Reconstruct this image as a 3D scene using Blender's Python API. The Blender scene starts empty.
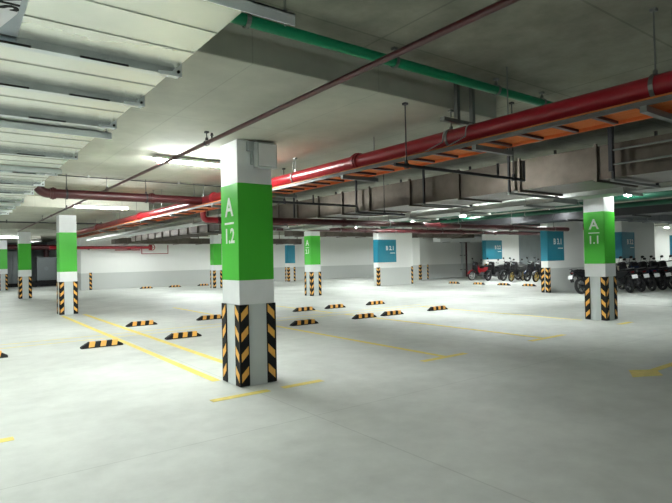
import bpy, bmesh, math, random
from mathutils import Vector, Matrix
random.seed(7)
S = bpy.context.scene
C = S.collection
PI = math.pi

# ------------------------------------------------------------------ camera, world, exposure
def make_camera():
    yaw, pit, rol = math.radians(36.62), math.radians(0.73), math.radians(-1.16)
    fw = Vector((math.sin(yaw)*math.cos(pit), math.cos(yaw)*math.cos(pit), math.sin(pit)))
    rt = Vector((math.cos(yaw), -math.sin(yaw), 0))
    up = rt.cross(fw)
    r2 = rt*math.cos(rol)+up*math.sin(rol)
    u2 = -rt*math.sin(rol)+up*math.cos(rol)
    cd = bpy.data.cameras.new('camera'); co = bpy.data.objects.new('camera', cd); C.objects.link(co)
    cd.sensor_width = 36; cd.lens = 527.5/672*36; cd.clip_start = .05; cd.clip_end = 300
    M = Matrix((r2, u2, -fw)).transposed().to_4x4(); M.translation = (0, 0, 1.5)
    co.matrix_world = M
    S.camera = co
make_camera()
w = bpy.data.worlds.new('world'); S.world = w; w.use_nodes = True
w.node_tree.nodes['Background'].inputs[0].default_value = (.80, .92, .93, 1)
w.node_tree.nodes['Background'].inputs[1].default_value = .18
S.view_settings.view_transform = 'Standard'; S.view_settings.look = 'None'
S.view_settings.gamma = 1; S.view_settings.use_curve_mapping = False
S.view_settings.exposure = 0.72
S.cycles.use_denoising = True
S.cycles.max_bounces = 10; S.cycles.diffuse_bounces = 6
S.cycles.sample_clamp_indirect = 6
TUBE = 420.0          # emission of the fluorescent tubes
SPOT = 120.0

# ------------------------------------------------------------------ materials
def mat(name, col, rough=.6, metal=0.0, noise=0.0, nscale=6.0, bump=0.0, spec=.5, emit=None, estr=0):
    m = bpy.data.materials.new(name); m.use_nodes = True
    nt = m.node_tree; b = nt.nodes['Principled BSDF']
    b.inputs['Roughness'].default_value = rough; b.inputs['Metallic'].default_value = metal
    b.inputs['Specular IOR Level'].default_value = spec
    b.inputs['Base Color'].default_value = (*col, 1)
    if emit:
        b.inputs['Emission Color'].default_value = (*emit, 1); b.inputs['Emission Strength'].default_value = estr
    if noise or bump:
        g = nt.nodes.new('ShaderNodeNewGeometry')
        n = nt.nodes.new('ShaderNodeTexNoise'); n.inputs['Scale'].default_value = nscale
        n.inputs['Detail'].default_value = 6; n.inputs['Roughness'].default_value = .6
        nt.links.new(g.outputs['Position'], n.inputs['Vector'])
        if noise:
            r = nt.nodes.new('ShaderNodeValToRGB')
            r.color_ramp.elements[0].position = .3; r.color_ramp.elements[1].position = .7
            r.color_ramp.elements[0].color = (*[c*(1-noise) for c in col], 1)
            r.color_ramp.elements[1].color = (*[min(1, c*(1+noise)) for c in col], 1)
            nt.links.new(n.outputs['Fac'], r.inputs['Fac']); nt.links.new(r.outputs['Color'], b.inputs['Base Color'])
        if bump:
            bp = nt.nodes.new('ShaderNodeBump'); bp.inputs['Strength'].default_value = bump
            bp.inputs['Distance'].default_value = .01
            nt.links.new(n.outputs['Fac'], bp.inputs['Height']); nt.links.new(bp.outputs['Normal'], b.inputs['Normal'])
    return m

def concrete_mat(name, col, px, py, ox, oy, seam=.72, stain=.25, rough=.85, big=.35, seamw=.02, spec=.3):
    """concrete with formwork or saw-cut seams on a grid px by py (seam width seamw)"""
    m = bpy.data.materials.new(name); m.use_nodes = True
    nt = m.node_tree; b = nt.nodes['Principled BSDF']; L = nt.links.new
    b.inputs['Roughness'].default_value = rough; b.inputs['Specular IOR Level'].default_value = spec
    g = nt.nodes.new('ShaderNodeNewGeometry'); sp = nt.nodes.new('ShaderNodeSeparateXYZ'); L(g.outputs['Position'], sp.inputs[0])
    def math_(op, a, bb=None):
        n = nt.nodes.new('ShaderNodeMath'); n.operation = op
        for i, v in enumerate((a, bb)):
            if v is None: continue
            if isinstance(v, (int, float)): n.inputs[i].default_value = v
            else: L(v, n.inputs[i])
        return n.outputs[0]
    def seamf(o, per, off):
        f = math_('FRACT', math_('DIVIDE', math_('SUBTRACT', o, off), per))
        d = math_('MINIMUM', f, math_('SUBTRACT', 1.0, f))
        return math_('LESS_THAN', d, seamw/2/per)
    sm = math_('MAXIMUM', seamf(sp.outputs[0], px, ox), seamf(sp.outputs[1], py, oy))
    n1 = nt.nodes.new('ShaderNodeTexNoise'); n1.inputs['Scale'].default_value = big; n1.inputs['Detail'].default_value = 5
    n2 = nt.nodes.new('ShaderNodeTexNoise'); n2.inputs['Scale'].default_value = 3.2; n2.inputs['Detail'].default_value = 8; n2.inputs['Roughness'].default_value = .65
    L(g.outputs['Position'], n1.inputs['Vector']); L(g.outputs['Position'], n2.inputs['Vector'])
    k = math_('ADD', math_('MULTIPLY', n1.outputs['Fac'], .6), math_('MULTIPLY', n2.outputs['Fac'], .4))
    r = nt.nodes.new('ShaderNodeValToRGB')
    r.color_ramp.elements[0].position = .34; r.color_ramp.elements[1].position = .66
    r.color_ramp.elements[0].color = (*[c*(1-stain) for c in col], 1); r.color_ramp.elements[1].color = (*[min(1, c*(1+stain*.6)) for c in col], 1)
    L(k, r.inputs['Fac'])
    mx = nt.nodes.new('ShaderNodeMix'); mx.data_type = 'RGBA'; mx.blend_type = 'MULTIPLY'
    L(sm, mx.inputs['Factor']); L(r.outputs['Color'], mx.inputs['A']); mx.inputs['B'].default_value = (seam, seam, seam, 1)
    L(mx.outputs['Result'], b.inputs['Base Color'])
    bp = nt.nodes.new('ShaderNodeBump'); bp.inputs['Strength'].default_value = .15; bp.inputs['Distance'].default_value = .01
    L(n2.outputs['Fac'], bp.inputs['Height']); L(bp.outputs['Normal'], b.inputs['Normal'])
    return m

def two_tone(name, top, low, h):
    m = mat(name, top, .75)
    nt = m.node_tree; b = nt.nodes['Principled BSDF']; L = nt.links.new
    g = nt.nodes.new('ShaderNodeNewGeometry'); sp = nt.nodes.new('ShaderNodeSeparateXYZ'); L(g.outputs['Position'], sp.inputs[0])
    c = nt.nodes.new('ShaderNodeMath'); c.operation = 'GREATER_THAN'; c.inputs[1].default_value = h; L(sp.outputs[2], c.inputs[0])
    mx = nt.nodes.new('ShaderNodeMix'); mx.data_type = 'RGBA'; L(c.outputs[0], mx.inputs['Factor'])
    mx.inputs['A'].default_value = (*low, 1); mx.inputs['B'].default_value = (*top, 1); L(mx.outputs['Result'], b.inputs['Base Color'])
    return m

M_FLOOR = concrete_mat('polished_concrete', (.615, .64, .612), 4.5, 4.2, 2.84, .0, seam=.84, stain=.2, rough=.6, big=.55, seamw=.014, spec=.3)
M_CEIL = concrete_mat('slab_concrete', (.31, .31, .25), 2.44, 1.22, .3, .6, seam=.74, stain=.42, rough=.9, big=.6, seamw=.018)
M_PANEL = concrete_mat('panel_concrete', (.44, .44, .375), 1.22, 2.44, .6, .2, seam=.86, stain=.2, rough=.9, big=.6, seamw=.012)
M_WALL = two_tone('two_tone_wall', (.80, .81, .79), (.56, .58, .565), .94)
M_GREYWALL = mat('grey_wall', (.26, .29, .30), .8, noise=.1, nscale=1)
M_WHITE = mat('white_paint', (.80, .82, .83), .6, noise=.03, nscale=5)
M_LOWER = mat('light_grey_paint', (.56, .60, .60), .65, noise=.04, nscale=4)
M_GREEN = mat('green_paint', (.055, .47, .028), .5)
M_TEAL = mat('teal_paint', (.008, .20, .29), .55)
M_SIGNW = mat('sign_white', (.85, .88, .86), .5)
M_BLACK = mat('black_rubber', (.010, .010, .011), .7, spec=.25)
M_AMBER = mat('amber_reflector', (.88, .46, .09), .45)
M_YELLOW = mat('yellow_marking', (.80, .66, .16), .6, noise=.12, nscale=9)
M_RED = mat('red_pipe_paint', (.30, .010, .020), .30)
M_REDJ = mat('red_coupling_paint', (.28, .012, .02), .4)
M_DRED = mat('dark_red_pipe_paint', (.055, .006, .008), .4)
M_GPIPE = mat('green_pipe_plastic', (.0, .20, .085), .35)
M_DGREEN = mat('dark_green_insulation', (.0, .075, .04), .6)
M_DARK = mat('dark_steel', (.035, .035, .04), .45, metal=.4)
M_ROD = mat('hanger_steel', (.22, .23, .22), .45, metal=.8)
M_GALV = mat('galvanised_steel', (.42, .44, .42), .42, metal=.75, noise=.08, nscale=5)
M_GALVD = mat('dull_galvanised_duct', (.12, .10, .083), .36, metal=.75, noise=.3, nscale=2.2)
M_GALVB = mat('bright_galvanised_flange', (.55, .59, .62), .26, metal=.95, noise=.1, nscale=9)
M_DUCT = mat('galvanised_duct_sheet', (.82, .84, .76), .27, metal=.7, noise=.10, nscale=1.6)
M_ORANGE = mat('orange_tray_paint', (.62, .13, .025), .5)
M_CABLE = mat('orange_cable', (.60, .15, .03), .6)
M_HOUSE = mat('lamp_housing', (.82, .84, .82), .5)
M_TUBE = mat('lit_tube', (1, 1, 1), .5, emit=(.95, 1, .97), estr=TUBE)
M_SPOT = mat('lit_dome', (1, 1, 1), .5, emit=(.95, 1, .97), estr=SPOT)
M_GREYBOX = mat('grey_cabinet_paint', (.17, .19, .20), .5, metal=.2)
M_DGREY = mat('dark_grey_panel', (.20, .22, .235), .5, metal=.2)
M_JOINT = mat('joint_sealant', (.30, .32, .31), .7)
M_PAPER = mat('white_sticker', (.78, .79, .82), .5)
M_FILM = mat('blue_grey_film', (.33, .38, .42), .4)
M_TIRE = mat('tyre_rubber', (.012, .012, .013), .7)
M_BLACKP = mat('black_plastic', (.008, .008, .009), .45, spec=.3)
M_BIKEBLK = mat('black_bike_paint', (.008, .008, .010), .3, spec=.3)
M_BIKERED = mat('red_bike_paint', (.26, .008, .012), .3)
M_SHIELD = mat('black_shield_plastic', (.010, .010, .012), .4, spec=.3)
M_BOX = mat('grey_box_plastic', (.40, .43, .43), .5)
M_BRIGHT = mat('bright_zinc_bracket', (.80, .85, .87), .35, metal=.35)
M_RAIL = mat('dull_tray_rail', (.11, .10, .095), .5, metal=.3)
M_BIKENVY = mat('navy_bike_paint', (.012, .02, .05), .25)
M_BIKECRM = mat('cream_bike_paint', (.62, .55, .42), .35)
M_BIKEGRY = mat('grey_bike_paint', (.035, .04, .045), .3)
M_ALLOY = mat('alloy_rim', (.62, .62, .62), .35, metal=.8)
M_GOLD = mat('gold_rim', (.62, .45, .12), .35, metal=.8)
M_ENGINE = mat('engine_alloy', (.16, .16, .165), .45, metal=.7)
M_LENS = mat('clear_lens', (.6, .65, .68), .15)
M_TAIL = mat('red_tail_lens', (.14, .006, .006), .25)
M_PLATE = mat('white_plate', (.82, .84, .84), .5)
M_MIRROR = mat('mirror_glass', (.5, .55, .58), .08, metal=.9)

# ------------------------------------------------------------------ mesh helpers
class MB:
    def __init__(s): s.v = []; s.f = []; s.m = []; s.sm = []
    def add(s, vs, fs, mi=0, smooth=False):
        o = len(s.v); s.v += [tuple(v) for v in vs]
        for f in fs: s.f.append([i+o for i in f]); s.m.append(mi); s.sm.append(smooth)
    def box(s, a, b, mi=0, M=None):
        x0, x1 = sorted((a[0], b[0])); y0, y1 = sorted((a[1], b[1])); z0, z1 = sorted((a[2], b[2]))
        vs = [Vector(p) for p in ((x0,y0,z0),(x1,y0,z0),(x1,y1,z0),(x0,y1,z0),(x0,y0,z1),(x1,y0,z1),(x1,y1,z1),(x0,y1,z1))]
        if M: vs = [M @ v for v in vs]
        s.add(vs, [(3,2,1,0),(4,5,6,7),(0,1,5,4),(1,2,6,5),(2,3,7,6),(3,0,4,7)], mi); return s
    def prism(s, poly, h0, h1, axis='y', mi=0, M=None, taper=1.0):
        """polygon in the two other axes, extruded along axis from h0 to h1"""
        n = len(poly); vs = []
        for h in (h0, h1):
            for (a, b) in poly:
                p = {'y': (a, h, b), 'x': (h, a, b), 'z': (a, b, h)}[axis]
                vs.append(M @ Vector(p) if M else p)
        fs = [tuple(range(n)), tuple(range(2*n-1, n-1, -1))] + [(i, i+n, (i+1) % n+n, (i+1) % n) for i in range(n)]
        s.add(vs, fs, mi); return s
    def tube(s, pts, r, n=12, mi=0, cap=True, smooth=True):
        pts = [Vector(p) for p in pts]; rs = r if isinstance(r, (list, tuple)) else [r]*len(pts)
        rings = []; prev = None
        for i, p in enumerate(pts):
            if i == 0: t = pts[1]-pts[0]
            elif i == len(pts)-1: t = pts[-1]-pts[-2]
            else: t = (pts[i+1]-p).normalized()+(p-pts[i-1]).normalized()
            t.normalize()
            if prev is None:
                a = Vector((0, 0, 1)) if abs(t.z) < .9 else Vector((1, 0, 0))
                u = t.cross(a).normalized()
            else: u = (prev-t*prev.dot(t)).normalized()
            prev = u; v = t.cross(u)
            rings.append([p+(u*math.cos(2*PI*k/n)+v*math.sin(2*PI*k/n))*rs[i] for k in range(n)])
        vs = [q for rg in rings for q in rg]; fs = []
        for i in range(len(rings)-1):
            for k in range(n):
                fs.append((i*n+k, i*n+(k+1) % n, (i+1)*n+(k+1) % n, (i+1)*n+k))
        s.add(vs, fs, mi, smooth)
        if cap:
            s.add(rings[0], [tuple(range(n-1, -1, -1))], mi); s.add(rings[-1], [tuple(range(n))], mi)
        return s
    def lathe(s, prof, M, n=24, mi=0, smooth=True, closed=False):
        """profile (radius, height) turned around local z, then placed by M"""
        k = len(prof); vs = []
        for j in range(n):
            a = 2*PI*j/n
            for (r, h) in prof: vs.append(M @ Vector((r*math.cos(a), r*math.sin(a), h)))
        fs = []
        for j in range(n):
            for i in range(k if closed else k-1):
                i2 = (i+1) % k
                fs.append((j*k+i, ((j+1) % n)*k+i, ((j+1) % n)*k+i2, j*k+i2))
        s.add(vs, fs, mi, smooth); return s
    def mesh(s, name, mats):
        me = bpy.data.meshes.new(name); me.from_pydata(s.v, [], s.f); me.update()
        for m in (mats if isinstance(mats, (list, tuple)) else [mats]): me.materials.append(m)
        me.polygons.foreach_set('material_index', s.m); me.polygons.foreach_set('use_smooth', s.sm)
        bm = bmesh.new(); bm.from_mesh(me); bmesh.ops.recalc_face_normals(bm, faces=bm.faces); bm.to_mesh(me); bm.free()
        return me
    def build(s, name, mats, parent=None, bevel=0, seg=2):
        o = bpy.data.objects.new(name, s.mesh(name, mats)); C.objects.link(o)
        if parent:
            o.parent = parent; o.location = -ORG.get(parent.name, Vector((0, 0, 0)))
            ORG[o.name] = Vector((0, 0, 0))
        else: ORG[o.name] = Vector((0, 0, 0))
        if bevel:
            b = o.modifiers.new('bevel', 'BEVEL'); b.width = bevel; b.segments = seg; b.limit_method = 'ANGLE'
        return o
ORG = {}     # world position that a parent's children are measured from
def tag(o, label=None, cat=None, group=None, kind=None):
    if label: o['label'] = label
    if cat: o['category'] = cat
    if group: o['group'] = group
    if kind: o['kind'] = kind
    return o
def thing(name, loc, label, cat, group=None):
    o = bpy.data.objects.new(name, None); C.objects.link(o); o.location = loc; o.empty_display_size = .1
    ORG[o.name] = Vector(loc)
    return tag(o, label, cat, group)
def struct(o): o['kind'] = 'structure'; return o
def copy_tree(o, parent=None):
    c = o.copy(); C.objects.link(c)
    if parent: c.parent = parent
    for ch in list(o.children): copy_tree(ch, c)
    return c
def text_mb(txt, size, M, mi=0, bold=.0, ext=.002, sx=1.0, space=1.0):
    """letters as solid mesh, centred on M's origin, in M's xy plane"""
    cu = bpy.data.curves.new('letters', 'FONT'); cu.body = txt; cu.size = size; cu.extrude = ext; cu.offset = bold
    cu.align_x = 'CENTER'; cu.align_y = 'CENTER'; cu.resolution_u = 3; cu.space_character = space
    o = bpy.data.objects.new('letters', cu); C.objects.link(o)
    bpy.context.view_layer.update()
    me = bpy.data.meshes.new_from_object(o.evaluated_get(bpy.context.evaluated_depsgraph_get()))
    vs = [M @ Vector((v.co.x*sx, v.co.y, v.co.z)) for v in me.vertices]; fs = [tuple(p.vertices) for p in me.polygons]
    bpy.data.objects.remove(o); bpy.data.curves.remove(cu); bpy.data.meshes.remove(me)
    return vs, fs
def face_M(pos, right, up):
    r = Vector(right); u = Vector(up); n = r.cross(u)
    m = Matrix((r, u, n)).transposed().to_4x4(); m.translation = Vector(pos); return m

# ------------------------------------------------------------------ the setting
ZS, ZP = 3.20, 2.93          # slab soffit, drop panel soffit
floor = struct(MB().box((-14, -9, -.2), (44, 50, 0)).build('floor', M_FLOOR))
struct(MB().box((-14, -9, ZS), (44, 50, ZS+.3)).build('ceiling', M_CEIL))
struct(MB().box((6.45, 32, 0), (44, 32.3, ZS)).build('wall_back', M_WALL))
struct(MB().box((-14, 46, 0), (6.4, 46.3, ZS)).build('wall_far_left', M_GREYWALL))
struct(MB().box((6.45, 32.3, 0), (6.75, 46.3, ZS)).build('wall_return', M_WALL))
struct(MB().box((25.2, 24.6, 0), (38, 24.9, ZS)).build('wall_recess', M_WALL))
struct(MB().box((31.2, 22.4, 0), (38, 22.6, ZS)).build('wall_inset', M_GREYWALL))
struct(MB().box((38, -9, 0), (38.3, 32, ZS)).build('wall_right', M_WALL))

# drop panels around the columns
COLS = {'A12': (2.78, 5.66), 'A11': (11.65, 5.775), 'B': (2.70, 17.16), 'C': (2.62, 26.7), 'D': (2.5, 36.2),
        'E': (11.75, 17.5), 'F': (11.68, 26.8)}
for k, (cx, cy) in COLS.items():
    struct(MB().box((cx-1.55, cy-2.24, ZP), (cx+1.91, cy+3.62, ZS+.02)).build('trim_1', M_PANEL, bevel=.01))

def panel_z(x, y):
    for cx, cy in COLS.values():
        if cx-1.55 < x < cx+1.91 and cy-2.24 < y < cy+3.62: return ZP
    return ZS

# floor paint and joints, all part of the floor
def strip(name, x0, y0, x1, y1, m, z=.0015):
    return MB().box((x0, y0, 0), (x1, y1, z)).build(name, m, floor)
LW = .11
strip('parking_line', 2.66, 6.2, 2.66+LW, 16.9, M_YELLOW)
strip('parking_line', 3.24, 6.2, 3.24+LW, 16.9, M_YELLOW)
strip('parking_line', 5.93, 5.41, 5.93+LW, 11.2, M_YELLOW)
strip('parking_line', 8.53, 5.44, 8.53+LW, 11.2, M_YELLOW)
strip('parking_line', 11.42, 6.25, 11.42+LW, 11.2, M_YELLOW)
strip('parking_line', .02, 5.41, .02+LW, 11.2, M_YELLOW)
strip('parking_line', 5.93, 11.8, 5.93+LW, 17.0, M_YELLOW)
strip('parking_line', 8.53, 11.8, 8.53+LW, 17.0, M_YELLOW)
for (xa, xb) in ((2.28, 2.98), (3.16, 3.72), (5.47, 6.42), (8.12, 9.2), (11.3, 11.85), (-.40, .47)):
    strip('parking_line', xa, 5.30, xb, 5.41, M_YELLOW, .002)
strip('parking_line', -6, 11.20, 12, 11.25, M_YELLOW, .001)
strip('parking_line', -6, 11.72, 12, 11.77, M_YELLOW, .001)
arrow = MB().prism([(6.62, 2.99), (6.98, 2.80), (7.20, 2.95), (9.4, 2.95), (9.4, 3.05), (7.20, 3.05), (6.98, 3.20)], 0, .002, 'z')
tag(arrow.build('direction_arrow', M_YELLOW, floor), 'yellow painted arrow')
strip('floor_joint', 15.86, 0, 15.93, 26, M_JOINT, .001)

# ------------------------------------------------------------------ corner guards
def guard_mb(cx, cy, sx, sy, z0=.012, z1=.971, w=.115, t=.010, n=4):
    """rubber angle on the corner (cx,cy); the wings run towards sx / sy"""
    m = MB()
    m.box((cx-sx*t, cy-sy*t, z0), (cx+sx*w, cy, z1), 0)
    m.box((cx-sx*t, cy, z0), (cx, cy+sy*w, z1), 0)
    p = (z1-z0)/n; e = .0015
    a0, a1 = .012, w-.012          # stripe from near the corner to near the wing's edge
    for i in range(n):
        zb = z0+p*i+.045           # lowest point of the stripe, at the corner
        h = p*.40; rise = .092
        zt = min(zb+h+rise, z1-.004)
        prof = [(a0, zb), (a1, zb+rise), (a1, zt), (a0, min(zb+h, z1-.004))]
        q = [(cx+sx*a, b) for a, b in prof]
        m.prism(q, cy-sy*t, cy-sy*(t+e), 'y', 1)
        q = [(cy+sy*a, b) for a, b in prof]
        m.prism(q, cx-sx*t, cx-sx*(t+e), 'x', 1)
    return m

CW = .47
def column(key, label, nums=None, guards=((0, 0), (1, 0), (0, 1))):
    cx, cy = COLS[key]
    t = thing('concrete_column', (cx+CW/2, cy+CW/2, 0), label, 'column', 'numbered columns with a green band')
    s = .004
    MB().box((cx+s, cy+s, 0), (cx+CW-s, cy+CW-s, .971)).build('lower_shaft', M_LOWER, t, .006)
    MB().box((cx, cy, .971), (cx+CW, cy+CW, 1.26)).build('white_band', M_WHITE, t, .006)
    MB().box((cx, cy, 1.26), (cx+CW, cy+CW, 2.418)).build('green_band', M_GREEN, t, .006)
    MB().box((cx+s, cy+s, 2.418), (cx+CW-s, cy+CW-s, ZP+.01)).build('upper_shaft', M_WHITE, t, .006)
    for (i, j) in guards:
        guard_mb(cx+i*CW, cy+j*CW, 1-2*i, 1-2*j).build('corner_guard', [M_BLACK, M_AMBER], t)
    if nums:
        yc = cy+CW/2
        R_, U_ = (0, -1, 0), (0, 0, 1)
        m = MB()
        m.add(*text_mb('A', .315, face_M((cx-.002, yc, 2.13), R_, U_), bold=.006, sx=1.0))
        m.build('column_letter', M_SIGNW, t)
        MB().box((cx-.004, yc-.125, 1.935), (cx+.002, yc+.125, 1.958)).build('rule_line', M_SIGNW, t)
        m = MB(); m.add(*text_mb(nums, .25, face_M((cx-.002, yc, 1.785), R_, U_), bold=.005, sx=.9))
        m.build('column_number', M_SIGNW, t)
    return t
column('A12', 'nearest green banded column, lettered A over 1.2, with junction box near its top', '1.2')
column('A11', 'green banded column on the right lettered A over 1.1, in front of the motorcycles', '1.1')
column('B', 'green banded column at left in front of the wall corner, pale lines running from its foot')
column('C', 'green banded column left of the large left column, beside the grey cabinet')
column('D', 'green banded column cut by the left edge of the photo')
column('E', 'green banded column standing farther off in the middle between two blue pillars', '2.1')
column('F', 'small far green banded column seen just left of the nearest column, before the white wall')

# junction box on the nearest column
cx, cy = COLS['A12']
jb = thing('junction_box', (3.11, cy-.07, 2.77), 'grey junction box fixed high on the nearest green column', 'junction box')
MB().box((2.985, cy-.12, 2.60), (3.262, cy-.012, 2.905)).build('box_body', M_BOX, jb, .012)
MB().box((2.90, cy-.045, 2.80), (2.985, cy, 2.915)).box((2.95, cy-.03, 2.64), (2.985, cy, 2.82)).build('bracket', M_BOX, jb, .006)
MB().box((3.005, cy-.128, 2.62), (3.242, cy-.119, 2.885)).build('cover', M_WHITE, jb, .004)

# ------------------------------------------------------------------ teal signed wall pillars
def pier(x0, y0, wx, dy, label, txt=None, panel_w=1.35, guards=((0, 0), (1, 0)), tx=None, rule=True, name='wall_pillar', h=ZS, sign=True):
    t = thing(name, (x0+wx/2, y0+dy/2, 0), label, 'pillar')
    if tx is None: tx = panel_w-.44
    MB().box((x0, y0, 0), (x0+wx, y0+dy, h)).build('body', M_WALL, t, .008)
    if sign:
        e = .004
        MB().box((x0-e, y0-e, 1.23), (x0+panel_w, y0+.01, 2.43)).box((x0-e, y0-e, 1.23), (x0+.01, y0+dy, 2.43)).build('sign_band', M_TEAL, t)
    for (i, j) in guards:
        guard_mb(x0+i*wx, y0+j*dy, 1-2*i, 1-2*j, w=.13).build('corner_guard', [M_BLACK, M_AMBER], t)
    if txt:
        m = MB(); m.add(*text_mb(txt, .31, face_M((x0+tx, y0-.006, 1.97), (1, 0, 0), (0, 0, 1)), bold=.008, sx=.95))
        m.build('sign_text', M_SIGNW, t)
        MB().box((x0+tx+.0, y0-.007, 1.70), (x0+tx+.36, y0-.002, 1.735)).build('rule_line', M_SIGNW, t)
    return t
pier(18.18, 20.8, 2.52, .36, 'white and grey wall pillar with blue sign B 2.1, beyond the middle green column', 'B 2.1', 1.30)
pier(18.60, 11.4, 2.62, .30, 'white and grey wall pillar with blue sign B 3.1, left of the A 1.1 column', 'B 3.1', 1.14, ((0, 0), (0, 1)))
pier(27.1, 20.8, 3.45, .28, 'white wall pillar with blue sign B 2.2, behind the red motorcycle', 'B 2.2', 1.62, ((0, 0),))
pier(24.55, 11.4, 3.35, .5, 'white wall pillar with blue sign B 3.2, behind the row of motorcycles at right', 'B 3.2', 1.22, ((0, 0),))
pier(18.32, 30.0, .55, .38, 'slim far pillar with a plain light blue band, between green column and wall', None, .554, ((0, 0), (1, 0), (0, 1)))
pier(24.55, 24.0, .75, .9, 'plain pale wall end with striped corner strips, right of pillar B 2.1', None, 0, ((0, 0), (1, 0), (0, 1)), sign=False)
pier(6.05, 31.75, .55, .5, 'white end of the back wall with one striped corner strip, right of the left column', None, 0, ((1, 0),), sign=False)
pier(33.5, 12.3, 1.2, .6, 'pale blue grey pillar at the right edge, beyond the bright opening', None, 1.2, (), sign=True)

# ------------------------------------------------------------------ wheel stops
def stop_mesh():
    L, Wd, H = .70, .15, .105
    m = MB()
    def sec(x, k, h): return [(x, -Wd/2*k, 0), (x, Wd/2*k, 0), (x, Wd/2*k*.62, h), (x, -Wd/2*k*.62, h)]
    xs = [(-L/2, 1, .03), (-L/2+.13, 1, H), (L/2-.13, 1, H), (L/2, 1, .03)]
    vs = [p for x in xs for p in sec(*x)]
    fs = [(0, 1, 2, 3), (15, 14, 13, 12)]
    for i in range(3):
        for k in range(4): fs.append((i*4+k, (i+1)*4+k, (i+1)*4+(k+1) % 4, i*4+(k+1) % 4))
    m.add(vs, fs, 0)
    e = .002
    for i in range(3):                         # three slanted amber blocks over the top and both sides
        a = -.235+i*.19; b = a+.095; sl = .05
        yb, yt = Wd/2*.98+e, Wd/2*.62+e
        for s in (-1, 1):
            q = [(a, s*yb, .018), (b, s*yb, .018), (b+sl*.5, s*yt, H+e), (a+sl*.5, s*yt, H+e)]
            m.add(q, [(0, 1, 2, 3)], 1)
        m.add([(a+sl*.5, -yt, H+e), (b+sl*.5, -yt, H+e), (b+sl*.5, yt, H+e), (a+sl*.5, yt, H+e)], [(0, 1, 2, 3)], 1)
    return m.mesh('wheel_stop', [M_BLACK, M_AMBER])
SM = stop_mesh()
def wheel_stop(x, y, rz, label, group):
    o = bpy.data.objects.new('wheel_stop', SM); C.objects.link(o); o.location = (x, y, 0); o.rotation_euler = (0, 0, rz)
    tag(o, label, 'wheel stop', group)
G1, G2, G3, G4 = 'wheel stops of the near row', 'wheel stops of the second row', 'wheel stops along the left back wall', 'wheel stops in front of the motorcycles'
for x, l in ((.40, 'black and amber wheel stop cut by the left edge of the photo'),
             (2.19, 'large wheel stop across the two lines left of the nearest column'),
             (3.69, 'wheel stop just left of the nearest column, right of both long lines'),
             (6.52, 'wheel stop nearest to the right side of the front column, lower of the pair there'),
             (8.30, 'near row wheel stop left of centre pair, above the first T line'),
             (9.24, 'near row wheel stop right of centre pair, beside the second stall line'),
             (10.95, 'near row wheel stop farthest to the right, standing alone on the floor')):
    wheel_stop(x+.07, 10.14, 0, l, G1)
for x, l in ((3.68, 'second row wheel stop between the long yellow lines and the nearest column'),
             (5.40, 'second row wheel stop partly hidden behind the left side of the nearest column'),
             (8.26, 'second row wheel stop just right of the nearest column'),
             (9.38, 'second row wheel stop below the middle green column, right of its neighbour'),
             (10.98, 'second row wheel stop farthest right, above the pair in the near row')):
    wheel_stop(x+.06, 12.8, 0, l, G2)
for x, l in ((9.2, 'leftmost small wheel stop by the far white wall'), (10.85, 'middle small wheel stop by the far white wall'),
             (12.6, 'small wheel stop by the far white wall, nearest the far green column')):
    wheel_stop(x, 30.5, 0, l, G3)
for y, l in ((19.1, 'small wheel stop on open floor left of the red motorcycle'), (17.45, 'small wheel stop right below the red motorcycle'),
             (15.95, 'small wheel stop below the black motorcycle with the first gold wheel'), (14.55, 'small wheel stop just left of pillar B 3.1')):
    wheel_stop(22.1, y, PI/2, l, G4)

# ------------------------------------------------------------------ big overhead duct, upper left
DX0, DX1, DZ0, DZ1 = -.75, 1.07, 2.60, 3.02
DY0, DY1 = 1.30, 13.6
d = thing('air_duct', (0.2, DY0, DZ0), 'wide pale galvanised air duct overhead at upper left with cross flanges', 'duct')
m = MB().box((DX0, DY0, DZ0), (DX1, DY1, DZ1), 0)
flY = [1.78, 2.96, 3.66, 4.38, 5.88, 7.08, 8.1, 9.15, 10.4, 11.7, 13.0]
for i in range(len(flY)-1):                  # pressed stiffening beads across the sheets
    a, b = flY[i], flY[i+1]; n = 4 if b-a > .9 else 2
    for k in range(1, n):
        yy = a+(b-a)*k/n
        m.box((DX0, yy-.006, DZ0-.005), (DX1, yy+.006, DZ0), 0)
m.build('duct_body', M_DUCT, d)
for i, y in enumerate(flY):                   # flange rings
    f = MB()
    for (a, b) in ((y-.026, y), (y, y+.026)):
        f.box((DX0-.024, a, DZ0-.042), (DX1+.024, b, DZ0)).box((DX1, a, DZ0), (DX1+.024, b, DZ1+.024)).box((DX0-.024, a, DZ0), (DX0, b, DZ1+.024)).box((DX0-.024, a, DZ1), (DX1+.024, b, DZ1+.024))
    for (a, b) in ((-.55, -.2), (-.02, .28), (.5, .74)):
        f.box((a+(i % 3)*.07, y-.0275, DZ0-.043), (b+(i % 3)*.07, y-.024, DZ0-.032), 1)
    f.build('flange', [M_GALVB, M_BLACK], d)
for i, y in enumerate([1.98, 4.68, 6.80, 10.9, 12.3]):   # angle-iron hangers under the duct on threaded rods
    e1 = .20 if i == 0 else .075 if i == 1 else .036
    h = MB().box((DX0-.1, y, DZ0-.010), (DX1+e1, y+.05, DZ0-.002)).box((DX0-.1, y, DZ0-.058), (DX1+e1, y+.006, DZ0-.002))
    hg = h.build('hanger_bar', M_BRIGHT, d)
    for x in (DX0-.06, DX1+e1-.035):
        r = MB().tube([(x, y+.028, DZ0-.055), (x, y+.028, panel_z(x, y+.028))], .006, 8)
        for zz in (DZ0-.026, DZ0): r.tube([(x, y+.028, zz), (x, y+.028, zz+.015)], .013, 6)
        r.build('threaded_rod', M_ROD, hg)
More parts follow.
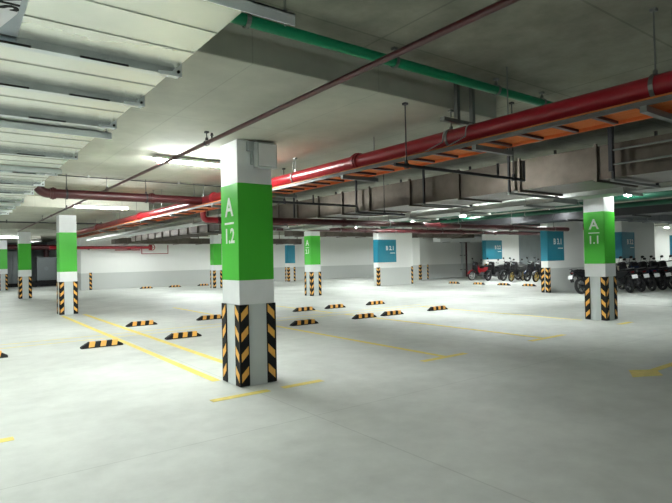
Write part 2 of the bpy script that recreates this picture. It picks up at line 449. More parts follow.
for y in flY[1:]:
    MB().prism([(DX1-.10, DZ0-.046), (DX1+.032, DZ0-.046), (DX1+.032, DZ0+.03), (DX1+.012, DZ0+.03), (DX1-.02, DZ0-.022), (DX1-.10, DZ0-.030)], y-.034, y-.027, 'y').tube([(DX1+.01, y-.045, DZ0-.022), (DX1+.01, y-.034, DZ0-.022)], .009, 6, 1).build('corner_clip', [M_BRIGHT, M_BLACK], d)
fm = MB().box((.17, 2.30, DZ0-.0075), (.29, 2.92, DZ0-.0055)).build('film', M_FILM, d)
lb = tag(thing('duct_label', (.15, 2.6, DZ0-.010), 'white sticker with black lettering on the underside of the duct, cut by corner', 'sticker'))
MB().prism([(-.30, 2.2), (.265, 2.2), (.265, 2.64), (.20, 2.90), (-.30, 2.90)], DZ0-.011, DZ0-.009, 'z').build('sheet', M_PAPER, lb)
mt = MB(); mt.add(*text_mb('NS', .15, face_M((.205, 2.545, DZ0-.012), (0, 1, 0), (1, 0, 0)), bold=.003, sx=.8)); mt.build('lettering', M_BLACK, lb)

# ------------------------------------------------------------------ pipes
def arc(c, r, a0, a1, u, v, n=7):
    c, u, v = Vector(c), Vector(u), Vector(v)
    return [c+u*r*math.cos(a0+(a1-a0)*i/n)+v*r*math.sin(a0+(a1-a0)*i/n) for i in range(n+1)]
def couplings(t, pts, r, m, ln=.05, axis='y', k=1.22):
    for p in pts:
        a = Vector(p); dv = Vector((0, ln, 0)) if axis == 'y' else Vector((ln, 0, 0))
        c = MB().tube([a-dv, a+dv], r*k, 16).tube([a-dv*.25, a+dv*.25], r*k*1.1, 16)
        c.build('coupling', m, t)
def clevis(t, p, r, ztop, axis='y', m=None):
    """ring hanger around the pipe and a rod to the concrete above"""
    p = Vector(p); u = Vector((1, 0, 0)) if axis == 'y' else Vector((0, 1, 0)); wd = Vector((0, .015, 0)) if axis == 'y' else Vector((.015, 0, 0))
    h = MB()
    n = 16
    ring = [p+(u*math.cos(2*PI*k/n)+Vector((0, 0, 1))*math.sin(2*PI*k/n))*(r+.006) for k in range(n)]
    vs = [q-wd for q in ring]+[q+wd for q in ring]
    out = [p+(q-p)*((r+.011)/(r+.006)) for q in ring]; vs += [q-wd for q in out]+[q+wd for q in out]
    fs = []
    for k in range(n):
        k2 = (k+1) % n
        fs += [(k, k2, k2+n, k+n), (k+2*n, k+3*n, k2+3*n, k2+2*n), (k, k+2*n, k2+2*n, k2), (k+n, k2+n, k2+3*n, k+3*n)]
    h.add(vs, fs)
    h.tube([p+Vector((0, 0, r+.005)), (p.x, p.y, ztop)], .006, 8)
    h.box((p.x-.012, p.y-.012, p.z+r+.005), (p.x+.012, p.y+.012, p.z+r+.035))
    h.box((p.x-.02, p.y-.02, ztop-.02), (p.x+.02, p.y+.02, ztop))
    return h.build('hanger', m or M_ROD, t)
# large red main along y
PX, PZ, PR = 4.0, 2.65, .082
t = thing('fire_main_pipe', (PX, 0, PZ), 'thick red fire main running diagonally above the orange cable tray', 'pipe')
MB().tube([(PX, -2, PZ), (PX, 24.5, PZ)], PR, 24).build('pipe', M_RED, t)
couplings(t, [(PX, y, PZ) for y in (.4, 4.9, 9.1, 13.6, 18.2)], PR, M_REDJ)
for y in (1.6, 3.45, 6.3, 9.6, 12.6, 15.6, 18.6): clevis(t, (PX, y, PZ), PR, panel_z(PX, y))

for y in (3.2, 3.48):
    MB().tube([(3.66, y, 2.49), (3.72, y, 2.52), (PX-PR-.012, y, PZ-.04)]+[(PX+(PR+.008)*math.cos(a), y, PZ+(PR+.008)*math.sin(a)) for a in [math.radians(180-k*18) for k in range(11)]], .006, 6).build('strap', M_LOWER, t)

# thin sprinkler pipe along y
SX, SZ = 2.34, 2.803
t = thing('sprinkler_pipe', (SX, 0, SZ), 'thin dark red sprinkler pipe running diagonally in front of the nearest column', 'pipe')
MB().tube([(SX, -1, SZ), (SX, 24, SZ)], .0225, 14).build('pipe', M_DRED, t)
couplings(t, [(SX, y, SZ) for y in (6.5, 9.9, 13.0, 16.0)], .022, M_DRED, .03, k=1.25)
for y in (5.50, 9.95, 13.9, 17.6): clevis(t, (SX, y, SZ), .0225, panel_z(SX, y), m=M_DARK)
for y in (5.36, 13.8):
    MB().tube([(SX, y, SZ), (SX, y, SZ+.05)], .010, 8).tube([(SX, y, SZ+.05), (SX, y, SZ+.08)], [.02, .012], 8).build('sprinkler_head', M_DARK, t)

# red cross pipe along x with upturned elbow, teed into the main
CY, CZ, rr = 9.55, 2.64, .076
t = thing('cross_fire_pipe', (2.5, CY, CZ), 'dark red horizontal pipe with an upturned elbow beside the duct', 'pipe')
pts = [(1.20, CY, ZP)]+[Vector((1.35-.15*math.cos(a), CY, CZ+.15-.15*math.sin(a))) for a in [i*PI/2/8 for i in range(9)]]+[(PX-PR+.01, CY, CZ)]
MB().tube(pts, rr, 20).build('pipe', M_DRED, t)
couplings(t, [(1.42, CY, CZ), (3.0, CY, CZ)], rr, M_DRED, .04, 'x')
for x in (1.62, 2.9): clevis(t, (x, CY, CZ), rr, panel_z(x, CY), 'x', M_DARK)

# lower red branch with elbow, leaving the right side of the main
t = thing('branch_fire_pipe', (4.3, 10.25, 2.35), 'short dark red branch pipe with a bend under the fire main', 'pipe')
pts = [(PX+PR-.01, 10.25, 2.60), (4.15, 10.25, 2.59)]+[Vector((4.15+.10*math.sin(a), 10.25, 2.49+.10*math.cos(a))) for a in [i*PI/2/5 for i in range(1, 6)]]+[(4.25, 10.25, 2.44)]+[Vector((4.35-.10*math.cos(a), 10.25, 2.44-.10*math.sin(a))) for a in [i*PI/2/5 for i in range(1, 6)]]+[(6.6, 10.25, 2.34)]
MB().tube(pts, .06, 16).build('pipe', M_REDJ, t)
couplings(t, [(4.6, 10.25, 2.34), (6.2, 10.25, 2.34)], .06, M_DRED, .04, 'x')
for x in (4.9, 6.5): clevis(t, (x, 10.25, 2.34), .06, panel_z(x, 10.25), 'x')

# green pipe along x in front of the drop panel
t = thing('green_drain_pipe', (3, 3.12, 3.09), 'slim bright green pipe running along the concrete beam overhead', 'pipe')
MB().tube([(.0, 3.12, 3.085), (5.25, 3.12, 3.085)], .040, 18).build('pipe', M_GPIPE, t)
for x in (1.62, 2.95, 4.28, 5.05): clevis(t, (x, 3.12, 3.085), .040, ZS, 'x')
# pair of brackets by the panel edge
t = thing('support_bracket', (4.05, 3.3, 2.79), 'steel trapeze bracket hanging at the end of the concrete beam', 'bracket')
for x in (3.93, 4.15): MB().box((x-.02, 3.29, 2.79), (x+.02, 3.33, ZS)).build('post', M_ROD, t)
MB().box((3.72, 3.285, 2.755), (4.36, 3.335, 2.79)).build('base_channel', M_ROD, t)

# ------------------------------------------------------------------ orange ladder tray
TX0, TX1, TZ = 3.62, 4.0, 2.44
t = thing('cable_tray', (3.8, 0, TZ), 'orange ladder cable tray running directly below the thick red pipe', 'cable tray')
for x, mm in ((TX0, M_RAIL), (TX1-.02, M_ORANGE)):
    MB().box((x, -2, TZ), (x+.02, 24, TZ+.03)).box((x-.006, -2, TZ+.026), (x+.026, 24, TZ+.032)).build('side_rail', mm, t)
y = -.25
while y < 21:
    MB().box((TX0+.02, y, TZ+.004), (TX1-.02, y+.035, TZ+.024)).build('rung', M_DRED, t)
    y += .30 if y < 8 else .6
for i in range(9):
    x = TX0+.045+i*.0365
    MB().tube([(x+.004*math.sin(i*3+k), -2+k*2.6, TZ+.042+.002*math.sin(k*2+i)) for k in range(11)], .0165, 8).build('cable', M_CABLE, t)
for y in (.2, 1.5, 2.85, 4.7, 6.5, 8.3, 10.3, 12.3, 14.3, 16.3):
    s = MB().box((TX0-.01, y, TZ-.043), (TX1+.14, y+.042, TZ-.002)).build('strut', M_ROD, t)
    for x in (TX1+.10,): MB().tube([(x, y+.02, TZ-.05), (x, y+.02, panel_z(x, y+.02))], .006, 8).build('rod', M_ROD, s)

# thin dark pipes under the tray
t = thing('drip_pipe', (4.4, 3.5, 2.36), 'thin dark pipe with two short risers crossing under the orange tray', 'pipe')
MB().tube([(3.3, 3.52, 2.345), (5.30, 3.52, 2.345)], .016, 10).tube([(4.82, 3.52, 2.345), (4.82, 3.52, 2.49)], .014, 8).tube([(5.30, 3.52, 2.33), (5.30, 3.52, 2.56)], .016, 8).build('pipe', M_DARK, t)
for x in (3.45, 5.1): clevis(t, (x, 3.52, 2.345), .016, panel_z(x, 3.52), 'x', M_DARK)
t = thing('stepped_pipe', (5, 7.1, 2.4), 'thin dark pipe with a small step, crossing just right of the nearest column', 'pipe')
MB().tube([(3.6, 7.12, 2.395), (5.72, 7.12, 2.395), (5.76, 7.12, 2.385), (5.78, 7.12, 2.36), (5.78, 7.12, 2.32), (5.80, 7.12, 2.295), (5.84, 7.12, 2.285), (6.9, 7.12, 2.285)], .020, 10).tube([(4.85, 7.12, 2.395), (4.85, 7.12, 2.54)], .014, 8).build('pipe', M_DARK, t)
for x in (4.3, 6.4): clevis(t, (x, 7.12, 2.395 if x < 5 else 2.285), .020, panel_z(x, 7.12), 'x', M_DARK)

# ------------------------------------------------------------------ second duct along y (dull), right of the tray
t = thing('metal_duct', (7.3, 3, 2.5), 'dull galvanised rectangular duct running behind the thick red pipe', 'duct')
m = MB().box((6.9, .6, 2.46), (8.0, 25, 2.90)).build('duct_body', M_GALVD, t)
y = 1.2
while y < 25:
    MB().box((6.865, y-.018, 2.43), (6.9, y+.018, 2.93)).box((6.87, y-.018, 2.43), (8.03, y+.018, 2.46)).build('flange', M_GALVD, t); y += 1.15 if y < 7 else .9
for y in (2.45, 3.22, 4.75, 6.5, 8.4, 10.8, 13.2, 16):
    h = MB()
    h.box((6.78, y, 2.40), (8.12, y+.05, 2.43)).build('hanger_bar', M_ROD, t)
    for x in (6.79, 8.06): MB().box((x, y+.01, 2.43), (x+.035, y+.04, panel_z(x, y))).build('hanger_post', M_DARK, t)
t = thing('pipe_rack', (6.7, 2.85, 2.6), 'short two rail steel rack beside the dull duct, upper right', 'rack')
for z in (2.60, 2.78): MB().tube([(6.72, 2.46, z), (6.72, 3.24, z)], .012, 8).build('rail', M_ROD, t)
for y in (2.44, 3.20): MB().box((6.70, y, 2.52), (6.74, y+.05, ZS)).build('post', M_DARK, t)

# galvanised cable trays and trunking farther right
def flat_tray(x0, x1, y0, y1, z, label, hgt=.08, lid=True, name='cable_tray', nr=1.5):
    t = thing(name, ((x0+x1)/2, y0, z), label, 'cable tray', 'galvanised cable trays')
    m = MB().box((x0, y0, z), (x1, y1, z+.012)).box((x0, y0, z), (x0+.012, y1, z+hgt)).box((x1-.012, y0, z), (x1, y1, z+hgt))
    if lid: m.box((x0-.01, y0, z+hgt), (x1+.01, y1, z+hgt+.01)).box((x0, y0, z), (x1, y0+.01, z+hgt))
    m.build('tray_body', M_GALV, t)
    y = y0+.5
    while y < min(y1, 14):
        s = MB().box((x0-.08, y, z-.045), (x1+.08, y+.045, z-.004)).build('strut', M_GALV, t)
        for x in (x0-.05, x1+.05): MB().tube([(x, y+.02, z-.05), (x, y+.02, panel_z(x, y+.02))], .007, 8).build('rod', M_ROD, s)
        y += nr
    return t
flat_tray(8.7, 9.5, 5.2, 14.5, 2.42, 'pale flat galvanised tray hanging in the middle, right of the dull duct')
flat_tray(9.9, 10.5, 1.0, 11.5, 2.60, 'galvanised tray at upper right with cross struts, ending past column A 1.1')
t = thing('cable_trunking', (11.25, 5.4, 2.70), 'boxed pale cable trunking ending above the face of column A 1.1', 'trunking')
MB().box((11.05, 5.42, 2.70), (11.5, 15, 2.895)).build('trunk_body', M_GALV, t)
MB().box((11.045, 5.395, 2.695), (11.505, 5.42, 2.90)).build('end_cap', M_GALVD, t)
MB().box((11.02, 5.4, 2.885), (11.53, 15, 2.90)).build('lid', M_GALV, t)
for y in (6.2, 7.1, 8.6, 10.3): MB().box((11.0, y, 2.66), (11.56, y+.045, 2.70)).build('strut', M_ROD, t)

# green insulated pipes along y on the right
for x, z, r, l in ((12.75, 2.80, .085, 'thick dark green pipe passing behind column A 1.1, nearer one'), (13.35, 2.82, .07, 'dark green pipe behind the nearer thick green pipe, upper right'), (14.2, 2.72, .06, 'slimmer green pipe farthest to the right behind column A 1.1')):
    t = thing('green_pipe', (x, 5, z), l, 'pipe', 'green pipes behind column A 1.1')
    MB().tube([(x, 1, z), (x, 16, z)], r, 16).build('pipe', M_DGREEN, t)
    for y in (2.6, 4.6, 6.9, 9.4, 11.8): clevis(t, (x, y, z), r, panel_z(x, y))
t = thing('dark_duct', (16.4, 8, 2.6), 'dark painted duct hanging beyond the green pipes at right', 'duct')
MB().box((15.9, 2, 2.58), (16.9, 13.8, 2.95)).build('duct_body', M_DARK, t)
for y in (3, 5, 7, 9, 11, 13): MB().box((15.85, y, 2.54), (16.95, y+.05, 2.58)).build('strut', M_DARK, t)
for i, (x0, x1, y, z, r, m_, l) in enumerate(((4.5, 16.0, 9.1, 2.27, .065, M_DRED, 'dark red pipe crossing above the middle green column, nearer one'),
        (8.2, 24, 16.4, 2.60, .075, M_DRED, 'red pipe crossing above the middle green column, farther one'),
        (14, 30, 18.9, 2.78, .10, M_DRED, 'dark red pipe above the blue pillars B 2.1 and B 2.2'),
        (17, 30, 14.0, 2.75, .07, M_RED, 'red pipe running above the motorcycles at the back right'))):
    t = thing('red_pipe', (x0, y, z), l, 'pipe', 'red pipes crossing the far ceiling')
    MB().tube([(x0, y, z), (x1, y, z)], r, 16).build('pipe', m_, t)
    couplings(t, [(x0+2.5+k*3, y, z) for k in range(4) if x0+2.5+k*3 < x1], r, M_DRED, .05, 'x')
    for k in range(5):
        x = (5.0, 8.3, 10.75, 13.05, 15.2)[k] if i == 0 else x0+1.3+k*2.9
        if x < x1: clevis(t, (x, y, z), r, panel_z(x, y), 'x')
for (x0, y0, x1, y1, z, h, m_, l) in ((13.5, 21.6, 27, 22.4, 2.62, .3, M_GALVD, 'grey duct crossing above pillar B 2.1'),
        (17, 15.2, 33, 15.9, 2.86, .25, M_DARK, 'dark flat duct above the red motorcycle'),
        (6.9, 27.8, 18, 28.6, 2.45, .3, M_GALVD, 'grey duct crossing in front of the far white wall'),
        (19, 9.9, 33, 10.6, 2.82, .3, M_DGREY, 'dark grey duct above pillar B 3.2')):
    t = thing('ceiling_duct', ((x0+x1)/2, (y0+y1)/2, z), l, 'duct')
    MB().box((x0, y0, z), (x1, y1, z+h)).build('duct_body', m_, t)
    k = x0+.6
    while k < x1:
        MB().box((k, y0-.03, z-.03), (k+.04, y1+.03, z)).box((k, y0-.03, z-.03), (k+.04, y0, z+h)).box((k+.005, (y0+y1)/2-.02, z+h), (k+.035, (y0+y1)/2+.02, ZS)).build('flange', m_, t); k += 1.3
flat_tray(5.2, 5.8, 11.0, 26, 2.50, 'pale cable tray rising to the far left wall beside the fire main')
t = thing('electrical_conduit', (2, 9.3, 2.9), 'thin dark conduit crossing the ceiling just above the cross pipe, left of the nearest column', 'conduit')
MB().tube([(1.14, 9.28, 2.9), (4.6, 9.28, 2.9)], .009, 8).build('pipe', M_DARK, t)
for x in (1.3, 1.9, 3.4, 4.5): MB().box((x-.012, 9.265, 2.895), (x+.012, 9.295, ZP)).build('clip', M_ROD, t)
t = thing('electrical_conduit', (3, 19.6, 2.88), 'thin dark conduit crossing the ceiling behind the left column', 'conduit')
MB().tube([(-6, 19.6, 2.86), (6, 19.6, 2.86)], .022, 10).build('pipe', M_DARK, t)
for x in (-4, -1, 1.6, 4.4): clevis(t, (x, 19.6, 2.86), .022, panel_z(x, 19.6), 'x', M_DARK)

# wall pipe with valve at the far left wall
t = thing('wall_fire_pipe', (8, 31.6, 2.36), 'red horizontal pipe with a round valve along the top of the far white wall', 'pipe')
MB().tube([(4.5, 31.55, 2.36), (9.75, 31.55, 2.36)], .085, 16).build('pipe', M_RED, t)
v = MB().tube([(9.72, 31.55, 2.36), (9.86, 31.55, 2.36)], .17, 20).build('valve_body', M_REDJ, t)
MB().lathe([(.15, -.015), (.19, -.015), (.19, .015), (.15, .015)], face_M((9.8, 31.3, 2.36), (1, 0, 0), (0, 0, 1)), 20, closed=True).tube([(9.8, 31.3, 2.36), (9.8, 31.5, 2.36)], .02, 8).box((9.63, 31.29, 2.35), (9.97, 31.31, 2.37)).build('handwheel', M_RED, v)
MB().tube([(7.8, 31.55, 2.22), (9.2, 31.55, 2.22)], .03, 10).tube([(9.3, 31.6, 2.36), (9.3, 31.6, 1.99), (10.85, 31.6, 1.99), (10.85, 31.6, 2.5)], .028, 8).build('drain_line', M_RED, t)
for x in (6.4, 8.6): MB().box((x, 31.5, 2.23), (x+.06, 32, 2.28)).build('bracket', M_ROD, t)
# risers on the recess wall
t = thing('riser_pipe', (28.35, 24.4, 0), 'vertical dark red riser pipe on the grey wall left of the red motorcycle', 'pipe')
MB().tube([(29.65, 24.45, 0), (29.65, 24.45, 2.75)], .06, 14).build('pipe', M_DRED, t)
for z in (.5, 1.5, 2.4): MB().box((29.57, 24.42, z), (29.73, 24.6, z+.05)).build('clamp', M_ROD, t)
t = thing('riser_pipe', (29.1, 24.5, 0), 'vertical grey pipe beside the dark red riser on the grey wall', 'pipe')
MB().tube([(29.2, 24.48, 0), (29.2, 24.48, 2.75)], .05, 14).build('pipe', M_LOWER, t)
for z in (.5, 1.5, 2.4): MB().box((29.13, 24.44, z), (29.27, 24.6, z+.05)).build('clamp', M_ROD, t)
t = thing('white_duct', (28, 23.5, 2.35), 'white boxed duct above the grey wall, left of pillar B 2.2', 'duct')
MB().box((25.6, 23.2, 2.42), (33, 23.8, 2.75)).build('duct_body', M_WHITE, t)
for x in (26.5, 28.5, 30.5): MB().box((x, 23.17, 2.39), (x+.04, 23.83, 2.42)).box((x, 23.48, 2.75), (x+.04, 23.52, ZS)).build('hanger', M_ROD, t)

# ------------------------------------------------------------------ plant seen in the far left room
t = thing('pump_cabinet', (5.6, 40, 0), 'grey metal cabinet on a black base in the far left room, under red pipe', 'cabinet')
MB().box((4.95, 40, .42), (6.15, 40.7, 1.98)).build('cabinet_body', M_GREYBOX, t, .02)
MB().box((5.03, 39.97, .5), (6.07, 40, 1.9)).build('door', M_GREYBOX, t, .01)
MB().tube([(5.5, 39.93, 1.2), (5.5, 39.97, 1.2)], .13, 16).build('dial', M_DGREY, t)
MB().box((4.6, 39.7, .05), (6.4, 41, .34)).box((4.7, 39.8, 0), (4.9, 40.9, .05)).box((6.1, 39.8, 0), (6.3, 40.9, .05)).box((5, 39.9, .34), (6.1, 40.8, .42)).build('base_frame', M_BLACK, t)
t = thing('pump_pipe', (5.55, 40.3, 2.0), 'red tee pipe standing above the grey cabinet in the far left room', 'pipe')
MB().tube([(5.55, 40.3, 1.98), (5.55, 40.3, 2.5)], .16, 16).tube([(3.9, 40.3, 2.62), (6.35, 40.3, 2.62)], .17, 16).tube([(5.55, 40.3, 2.3), (5.55, 40.3, 2.36)], .22, 16).build('pipe', M_DRED, t)
t = thing('grey_locker', (3.5, 41, 0), 'tall dark grey metal cabinet between the two leftmost green columns', 'cabinet')
MB().box((2.9, 41, .25), (4.35, 41.9, 2.45)).build('cabinet_body', M_GREYBOX, t, .02)
MB().box((2.85, 40.95, 0), (4.4, 41.95, .25)).build('plinth', M_BLACK, t)
MB().box((2.97, 40.97, .35), (3.6, 41, 2.37)).build('door', M_GREYBOX, t, .01)
MB().box((3.65, 40.97, .35), (4.28, 41, 2.37)).build('door', M_GREYBOX, t, .01)
t = thing('red_header_pipe', (0, 39, 2.4), 'dark red pipe running behind the two leftmost green columns', 'pipe')
MB().tube([(-6, 39, 2.62), (6.4, 39, 2.62)], .15, 16).build('pipe', M_DRED, t)
for x in (-3, 0, 3.0): clevis(t, (x, 39, 2.62), .15, panel_z(x, 39), 'x')
# grille in the bright opening, far right
t = thing('wall_grille', (37.9, 13.8, 2.5), 'small pale wall box at the far right above the bright opening', 'grille')
MB().box((37.9, 13.9, 2.35), (38, 14.5, 2.85)).build('frame', M_WHITE, t, .01)
MB().box((37.88, 14.0, 2.45), (37.9, 14.4, 2.75)).build('louvre', M_LOWER, t)

# ------------------------------------------------------------------ lamps
def lamp(x, y, z, label, along='x', L=1.2, group='fluorescent ceiling lamps', shade=False):
    t = thing('tube_lamp', (x, y, z), label, 'lamp', group)
    a, b = (L/2, .05) if along == 'x' else (.05, L/2)
    MB().box((x-a, y-b, z), (x+a, y+b, z+.035)).build('housing', M_HOUSE, t)
    if shade:
        m = MB()  # skirts added to hold the tube's light off the ceiling
        for q in (-1, 1): m.prism([(y+q*.05, z+.01), (y+q*.11, z-.05), (y+q*.106, z-.052), (y+q*.045, z+.005)], x-a, x+a, 'x')
        m.build('light_skirt', M_HOUSE, t)
    e = Vector((L/2-.03, 0, 0)) if along == 'x' else Vector((0, L/2-.03, 0))
    p = Vector((x, y, z-.018))
    MB().tube([p-e, p+e], .016, 8).build('tube', M_TUBE, t)
    pz = panel_z(x, y)
    dd = Vector((.45, 0, 0)) if along == 'x' else Vector((0, .45, 0))
    for s in (-1, 1):
        q = Vector((x, y, 0))+dd*s
        MB().tube([(q.x, q.y, z+.035), (q.x, q.y, pz)], .005, 6).build('rod', M_ROD, t)
lamp(2.86, 7.05, 2.875, 'lit fluorescent tube on the ceiling just left of the nearest column')
lamp(2.95, 13.05, 2.80, 'lit fluorescent tube beyond the dark red cross pipe, above the left column')
lamp(2.6, 31, 2.90, 'lit fluorescent tube at the far left edge above the leftmost green columns')
GL = 'fluorescent tube added for light, largely hidden among the pipes of the far ceiling'
for (x, y, z) in ((9.75, 6.4, 2.98), (9.75, 7.9, 2.98), (9.75, 9.4, 2.98), (9.75, 10.9, 2.98), (9.3, 12.6, 2.98), (9.0, 17.3, 2.98), (9.0, 21, 2.8), (8.9, 24.3, 2.8), (8.5, 29.3, 2.9), (14.6, 11.5, 2.98), (15.0, 15.4, 2.98), (14.9, 22.9, 2.98), (15, 28.8, 2.98), (17.6, 7.6, 2.98), (17.2, 14.6, 2.98),
               (22.8, 17.0, 2.98), (24.6, 17.0, 2.98), (16.6, 19.9, 2.98), (22, 27.5, 2.98), (25, 22.2, 2.98), (29.5, 13.2, 2.98), (34, 9, 2.98), (33, 18, 2.98), (29, 28.5, 2.98), (19.8, 24.3, 2.98), (27, 18.2, 2.98), (4.3, 37.5, 2.98), (-1.0, 21, 2.98), (-1.6, 25, 2.98), (-2.6, 12.2, 2.98), (-1.5, 17.0, 2.98), (35.7, 13.7, 2.98)):
    lamp(x, y, z, GL, shade=True)  # tubes added for brightness, placed mostly out of sight behind ducts
for (x, y) in ((-2.9, 9.3), (-2.9, 7.2), (-2.7, 5.6), (-2.7, 4.4), (-3.6, -1.5)):  # unseen tubes, added to light the near floor and left column faces
    lamp(x, y, 3.05, 'unseen fluorescent ceiling tube added for light, beyond the frame on the near side')
for (x, y, z, l) in ((12.3, 5.55, 2.78, 'bright round lamp under the green pipes right of column A 1.1'), (12.25, 10.2, 2.66, 'bright round lamp under the green pipes near the middle of the photo'),
                     (15.4, 9.35, 2.8, 'small bright lamp above the blue pillar B 3.1')):
    t = thing('round_lamp', (x, y, z), l, 'lamp', 'small round lamps by the green pipes')
    MB().lathe([(0, -.03), (.05, -.026), (.085, 0), (.09, .02)], Matrix.Translation((x, y, z)), 16).build('dome', M_SPOT, t)
    MB().tube([(x, y, z+.02), (x, y, z+.05)], .10, 16).tube([(x, y, z+.05), (x, y, panel_z(x, y))], .012, 8).build('base', M_HOUSE, t)

# ------------------------------------------------------------------ motorcycles
def wheel_parts(root, name, x, rim):
    Mx = Matrix.Translation((x, 0, .285)) @ Matrix.Rotation(PI/2, 4, 'X')
    tp = [(.222, -.035), (.25, -.046), (.275, -.038), (.285, 0), (.275, .038), (.25, .046), (.222, .035)]
    t = MB().lathe(tp, Mx, 28, closed=True).build(name, M_TIRE, root)
    r = MB().lathe([(.195, -.03), (.228, -.034), (.228, .034), (.195, .03)], Mx, 28, closed=True)
    for k in range(5):
        a = 2*PI*k/5
        c, s_ = math.cos(a), math.sin(a)
        r.tube([(x+c*.03, 0, .285+s_*.03), (x+c*.20, 0, .285+s_*.20)], [.024, .014], 6)
    r.lathe([(0, -.05), (.05, -.05), (.05, .05), (0, .05)], Mx, 16)
    r.build('rim', rim, t)
    d_ = MB().lathe([(.05, .044), (.11, .044), (.11, .048), (.05, .048)], Mx, 20, closed=True).build('brake_disc', M_ENGINE, t)
def make_bike(paint, rim):
    t = thing('motorcycle', (0, 0, 0), 'x', 'motorcycle', 'parked motorcycles')
    wheel_parts(t, 'rear_wheel', 0, rim); wheel_parts(t, 'front_wheel', 1.23, rim)
    f = MB()
    for s in (-1, 1): f.tube([(1.23, s*.075, .285), (1.02, s*.075, .80)], [.024, .028], 10)
    f.box((.98, -.10, .76), (1.07, .10, .80)).build('fork', M_BLACKP, t)
    n = 8; m = MB(); rr_ = .315
    pr_ = [(1.23+rr_*math.cos(a), .285+rr_*math.sin(a)) for a in [math.radians(20+k*130/n) for k in range(n+1)]]
    pi_ = [(1.23+(rr_-.014)*math.cos(a), .285+(rr_-.014)*math.sin(a)) for a in [math.radians(20+k*130/n) for k in range(n+1)]]
    for k in range(n): m.prism([pr_[k], pr_[k+1], pi_[k+1], pi_[k]], -.065, .065, 'y')
    m.build('front_fender', paint, t)
    m = MB().prism([(.40, .28), (.62, .22), (.80, .30), (.86, .46), (.72, .52), (.42, .48)], -.11, .11)
    m.tube([(.62, 0, .40), (.90, 0, .52)], [.075, .085], 12).tube([(.55, -.16, .36), (.55, .16, .36)], .10, 14)
    m.build('engine', M_ENGINE, t, .012)
    m = MB()
    for s in (-1, 1): m.tube([(0, s*.085, .285), (.48, s*.08, .36)], .022, 8).tube([(.08, s*.11, .33), (-.04, s*.10, .66)], .026, 8)
    m.tube([(.3, 0, .70), (.60, 0, .60), (1.0, 0, .85)], .032, 8).build('frame', M_BLACKP, t)
    side = [(-.30, .80), (-.34, .74), (-.10, .62), (.18, .54), (.40, .47), (.60, .50), (.78, .42), (.96, .46), (1.03, .62), (1.02, .90), (.94, .96), (.86, .80), (.74, .66), (.58, .65), (.44, .74), (.20, .76)]
    m = MB().prism(side, -.135, .135).build('body_fairing', paint, t, .03)
    MB().prism([(.80, .40), (.94, .36), (1.06, .62), (1.05, .93), (1.0, .95), (.98, .62), (.86, .46)], -.20, .20).build('leg_shield', M_SHIELD, t, .03)
    MB().prism([(-.26, .79), (.18, .755), (.42, .73), (.52, .67), (.57, .69), (.48, .78), (.22, .815), (-.05, .86), (-.28, .845)], -.14, .14).build('seat', M_BLACKP, t, .025)
    m = MB()
    for s in (-1, 1): m.tube([(.02, s*.12, .80), (-.25, s*.12, .87), (-.36, s*.06, .88)], .014, 8)
    m.tube([(-.36, -.06, .88), (-.36, .06, .88)], .014, 8).build('grab_rail', M_ENGINE, t)
    m = MB().prism([(-.32, .74), (-.42, .56), (-.38, .42), (-.355, .42), (-.385, .56), (-.20, .70)], -.07, .07).build('rear_fender', M_BLACKP, t)
    MB().prism([(-.435, .66), (-.465, .53), (-.457, .53), (-.427, .66)], -.095, .095).build('license_plate', M_PLATE, t)
    MB().box((-.36, -.05, .72), (-.325, .05, .76)).build('tail_light', M_TAIL, t, .012)
    m = MB().prism([(.90, .88), (1.06, .84), (1.15, .93), (1.10, 1.02), (.96, 1.06), (.88, 1.0)], -.12, .12).build('headlamp_cowl', M_BLACKP, t, .03)
    MB().prism([(1.08, .87), (1.145, .93), (1.115, .99), (1.10, .98)], -.085, .085).build('headlamp_lens', M_LENS, m, .006)
    m = MB().tube([(.86, -.35, 1.02), (.90, -.22, 1.01), (.97, -.10, 1.0), (.97, .10, 1.0), (.90, .22, 1.01), (.86, .35, 1.02)], .013, 8)
    for s in (-1, 1): m.tube([(.86, s*.35, 1.02), (.885, s*.24, 1.012)], .019, 8).tube([(.93, s*.34, 1.03), (.92, s*.20, 1.02)], .007, 6)
    m.build('handlebar', M_BLACKP, t)
    for s in (-1, 1):
        q = MB().tube([(.92, s*.24, 1.02), (.94, s*.29, 1.14), (.93, s*.33, 1.19)], .008, 6)
        q.lathe([(0, -.012), (.045, -.012), (.058, 0), (.045, .012), (0, .012)], Matrix.Translation((.93, s*.34, 1.20)) @ Matrix.Rotation(PI/2, 4, 'Y') @ Matrix.Diagonal((.8, 1.2, 1, 1)), 14)
        q.build('mirror', M_BLACKP, t)
    m = MB().tube([(.70, -.12, .26), (.40, -.15, .25), (.20, -.16, .28)], .022, 10).tube([(.22, -.165, .28), (-.25, -.175, .40)], [.04, .052], 12).build('exhaust', M_ENGINE, t)
    m = MB().tube([(.45, .12, .26), (.40, .24, .0)], .012, 6).tube([(.60, -.22, .27), (.60, .22, .27)], .013, 6).build('kickstand', M_ENGINE, t)
    MB().tube([(.46, .12, .78), (.46, .12, .79)], .02, 6)
    return t
def recolor(o, old, new):
    if o.type == 'MESH':
        for s in o.material_slots:
            if s.material is old: s.link = 'OBJECT'; s.material = new
    for c in o.children: recolor(c, old, new)
bike0 = make_bike(M_BIKEBLK, M_ENGINE)
first = [True]
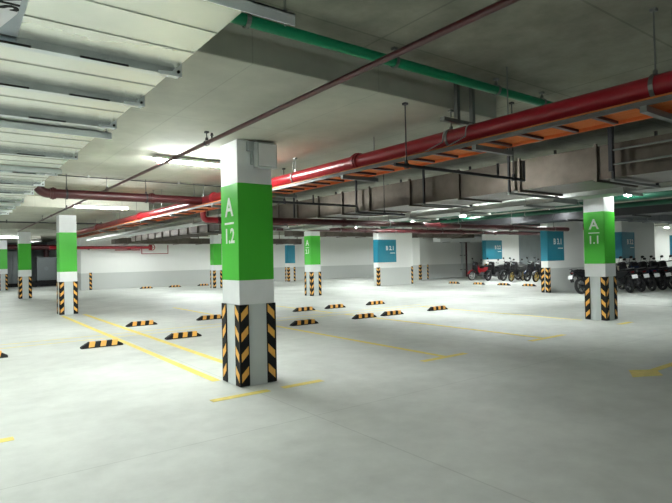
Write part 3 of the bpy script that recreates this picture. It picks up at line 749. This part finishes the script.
def place_bike(x, y, ang, label, paint=None, rim=None, lean=-7, group='motorcycles in the right hand row'):
    o = bike0 if first[0] else copy_tree(bike0)
    if first[0]: first[0] = False
    else:
        pass
    o.location = (x, y, .0); o.scale = (1.06, 1.06, 1.06); o.rotation_euler = (math.radians(lean), 0, math.radians(ang))
    tag(o, label, 'motorcycle', group)
    if group == GR: o.location.y -= .25
    if paint == 'cream': recolor(o, M_SHIELD, M_BIKECRM)
    elif paint: recolor(o, M_BIKEBLK, paint)
    if rim: recolor(o, M_ENGINE_RIM, rim)
    return o
# rims must recolour apart from engine metal: give the prototype its own rim material
M_ENGINE_RIM = mat('dark_rim', (.05, .05, .055), .4, metal=.6)
for ch in bike0.children:
    if ch.name.startswith(('rear_wheel', 'front_wheel')):
        for r in ch.children:
            if r.name.startswith('rim'): r.data.materials[0] = M_ENGINE_RIM
GR, GLB = 'motorcycles in the right hand row', 'motorcycles by the blue pillar B 2.2'
bikes = [(18.72, 10.4, -15, 'black motorcycle at the grey wall half hidden behind column A 1.1', None, None, GR),
 (20.35, 9.45, 53, 'black motorcycle right beside column A 1.1, partly hidden by it', None, None, GR),
 (21.05, 9.36, 54, 'motorcycle with a cream front shield, just right of column A 1.1', 'cream', None, GR),
 (21.75, 9.27, 52, 'dark blue motorcycle in the middle of the right hand row', M_BIKENVY, None, GR),
 (22.45, 9.18, 55, 'black motorcycle between the dark blue and the dark grey ones at right', None, None, GR),
 (23.15, 9.10, 53, 'dark grey motorcycle near the right edge of the photo', M_BIKEGRY, None, GR),
 (23.85, 9.02, 54, 'black motorcycle cut by the right edge of the photo', None, None, GR)]
HL = 1.23
lbk = [(25.45, 20.45, 'red motorcycle with silver wheels, leftmost by pillar B 2.2', M_BIKERED, M_ALLOY),
 (25.4, 19.45, 'black motorcycle right next to the red motorcycle', None, None),
 (25.9, 18.6, 'dark grey motorcycle in the middle of the group by pillar B 2.2', M_BIKEGRY, None),
 (25.4, 17.95, 'black motorcycle whose gold wheel stands left of the other gold wheel', None, M_GOLD),
 (26.0, 17.1, 'dark blue motorcycle between the two black ones with gold wheels', M_BIKENVY, None),
 (25.55, 16.45, 'black motorcycle with gold wheels close to pillar B 3.1', None, M_GOLD)]
for x, y, a, l, p_, r_, g in bikes[:1]: place_bike(x, y, a, l, p_, r_, group=g)
for x, y, a, l, p_, r_, g in bikes[1:]: place_bike(x, y, a, l, p_, r_, group=g)
for i, (x, y, l, p_, r_) in enumerate(lbk):
    place_bike(x+HL, y, 180+(-6, 4, -3, 6, -4, 3)[i], l, p_, r_, group=GLB)
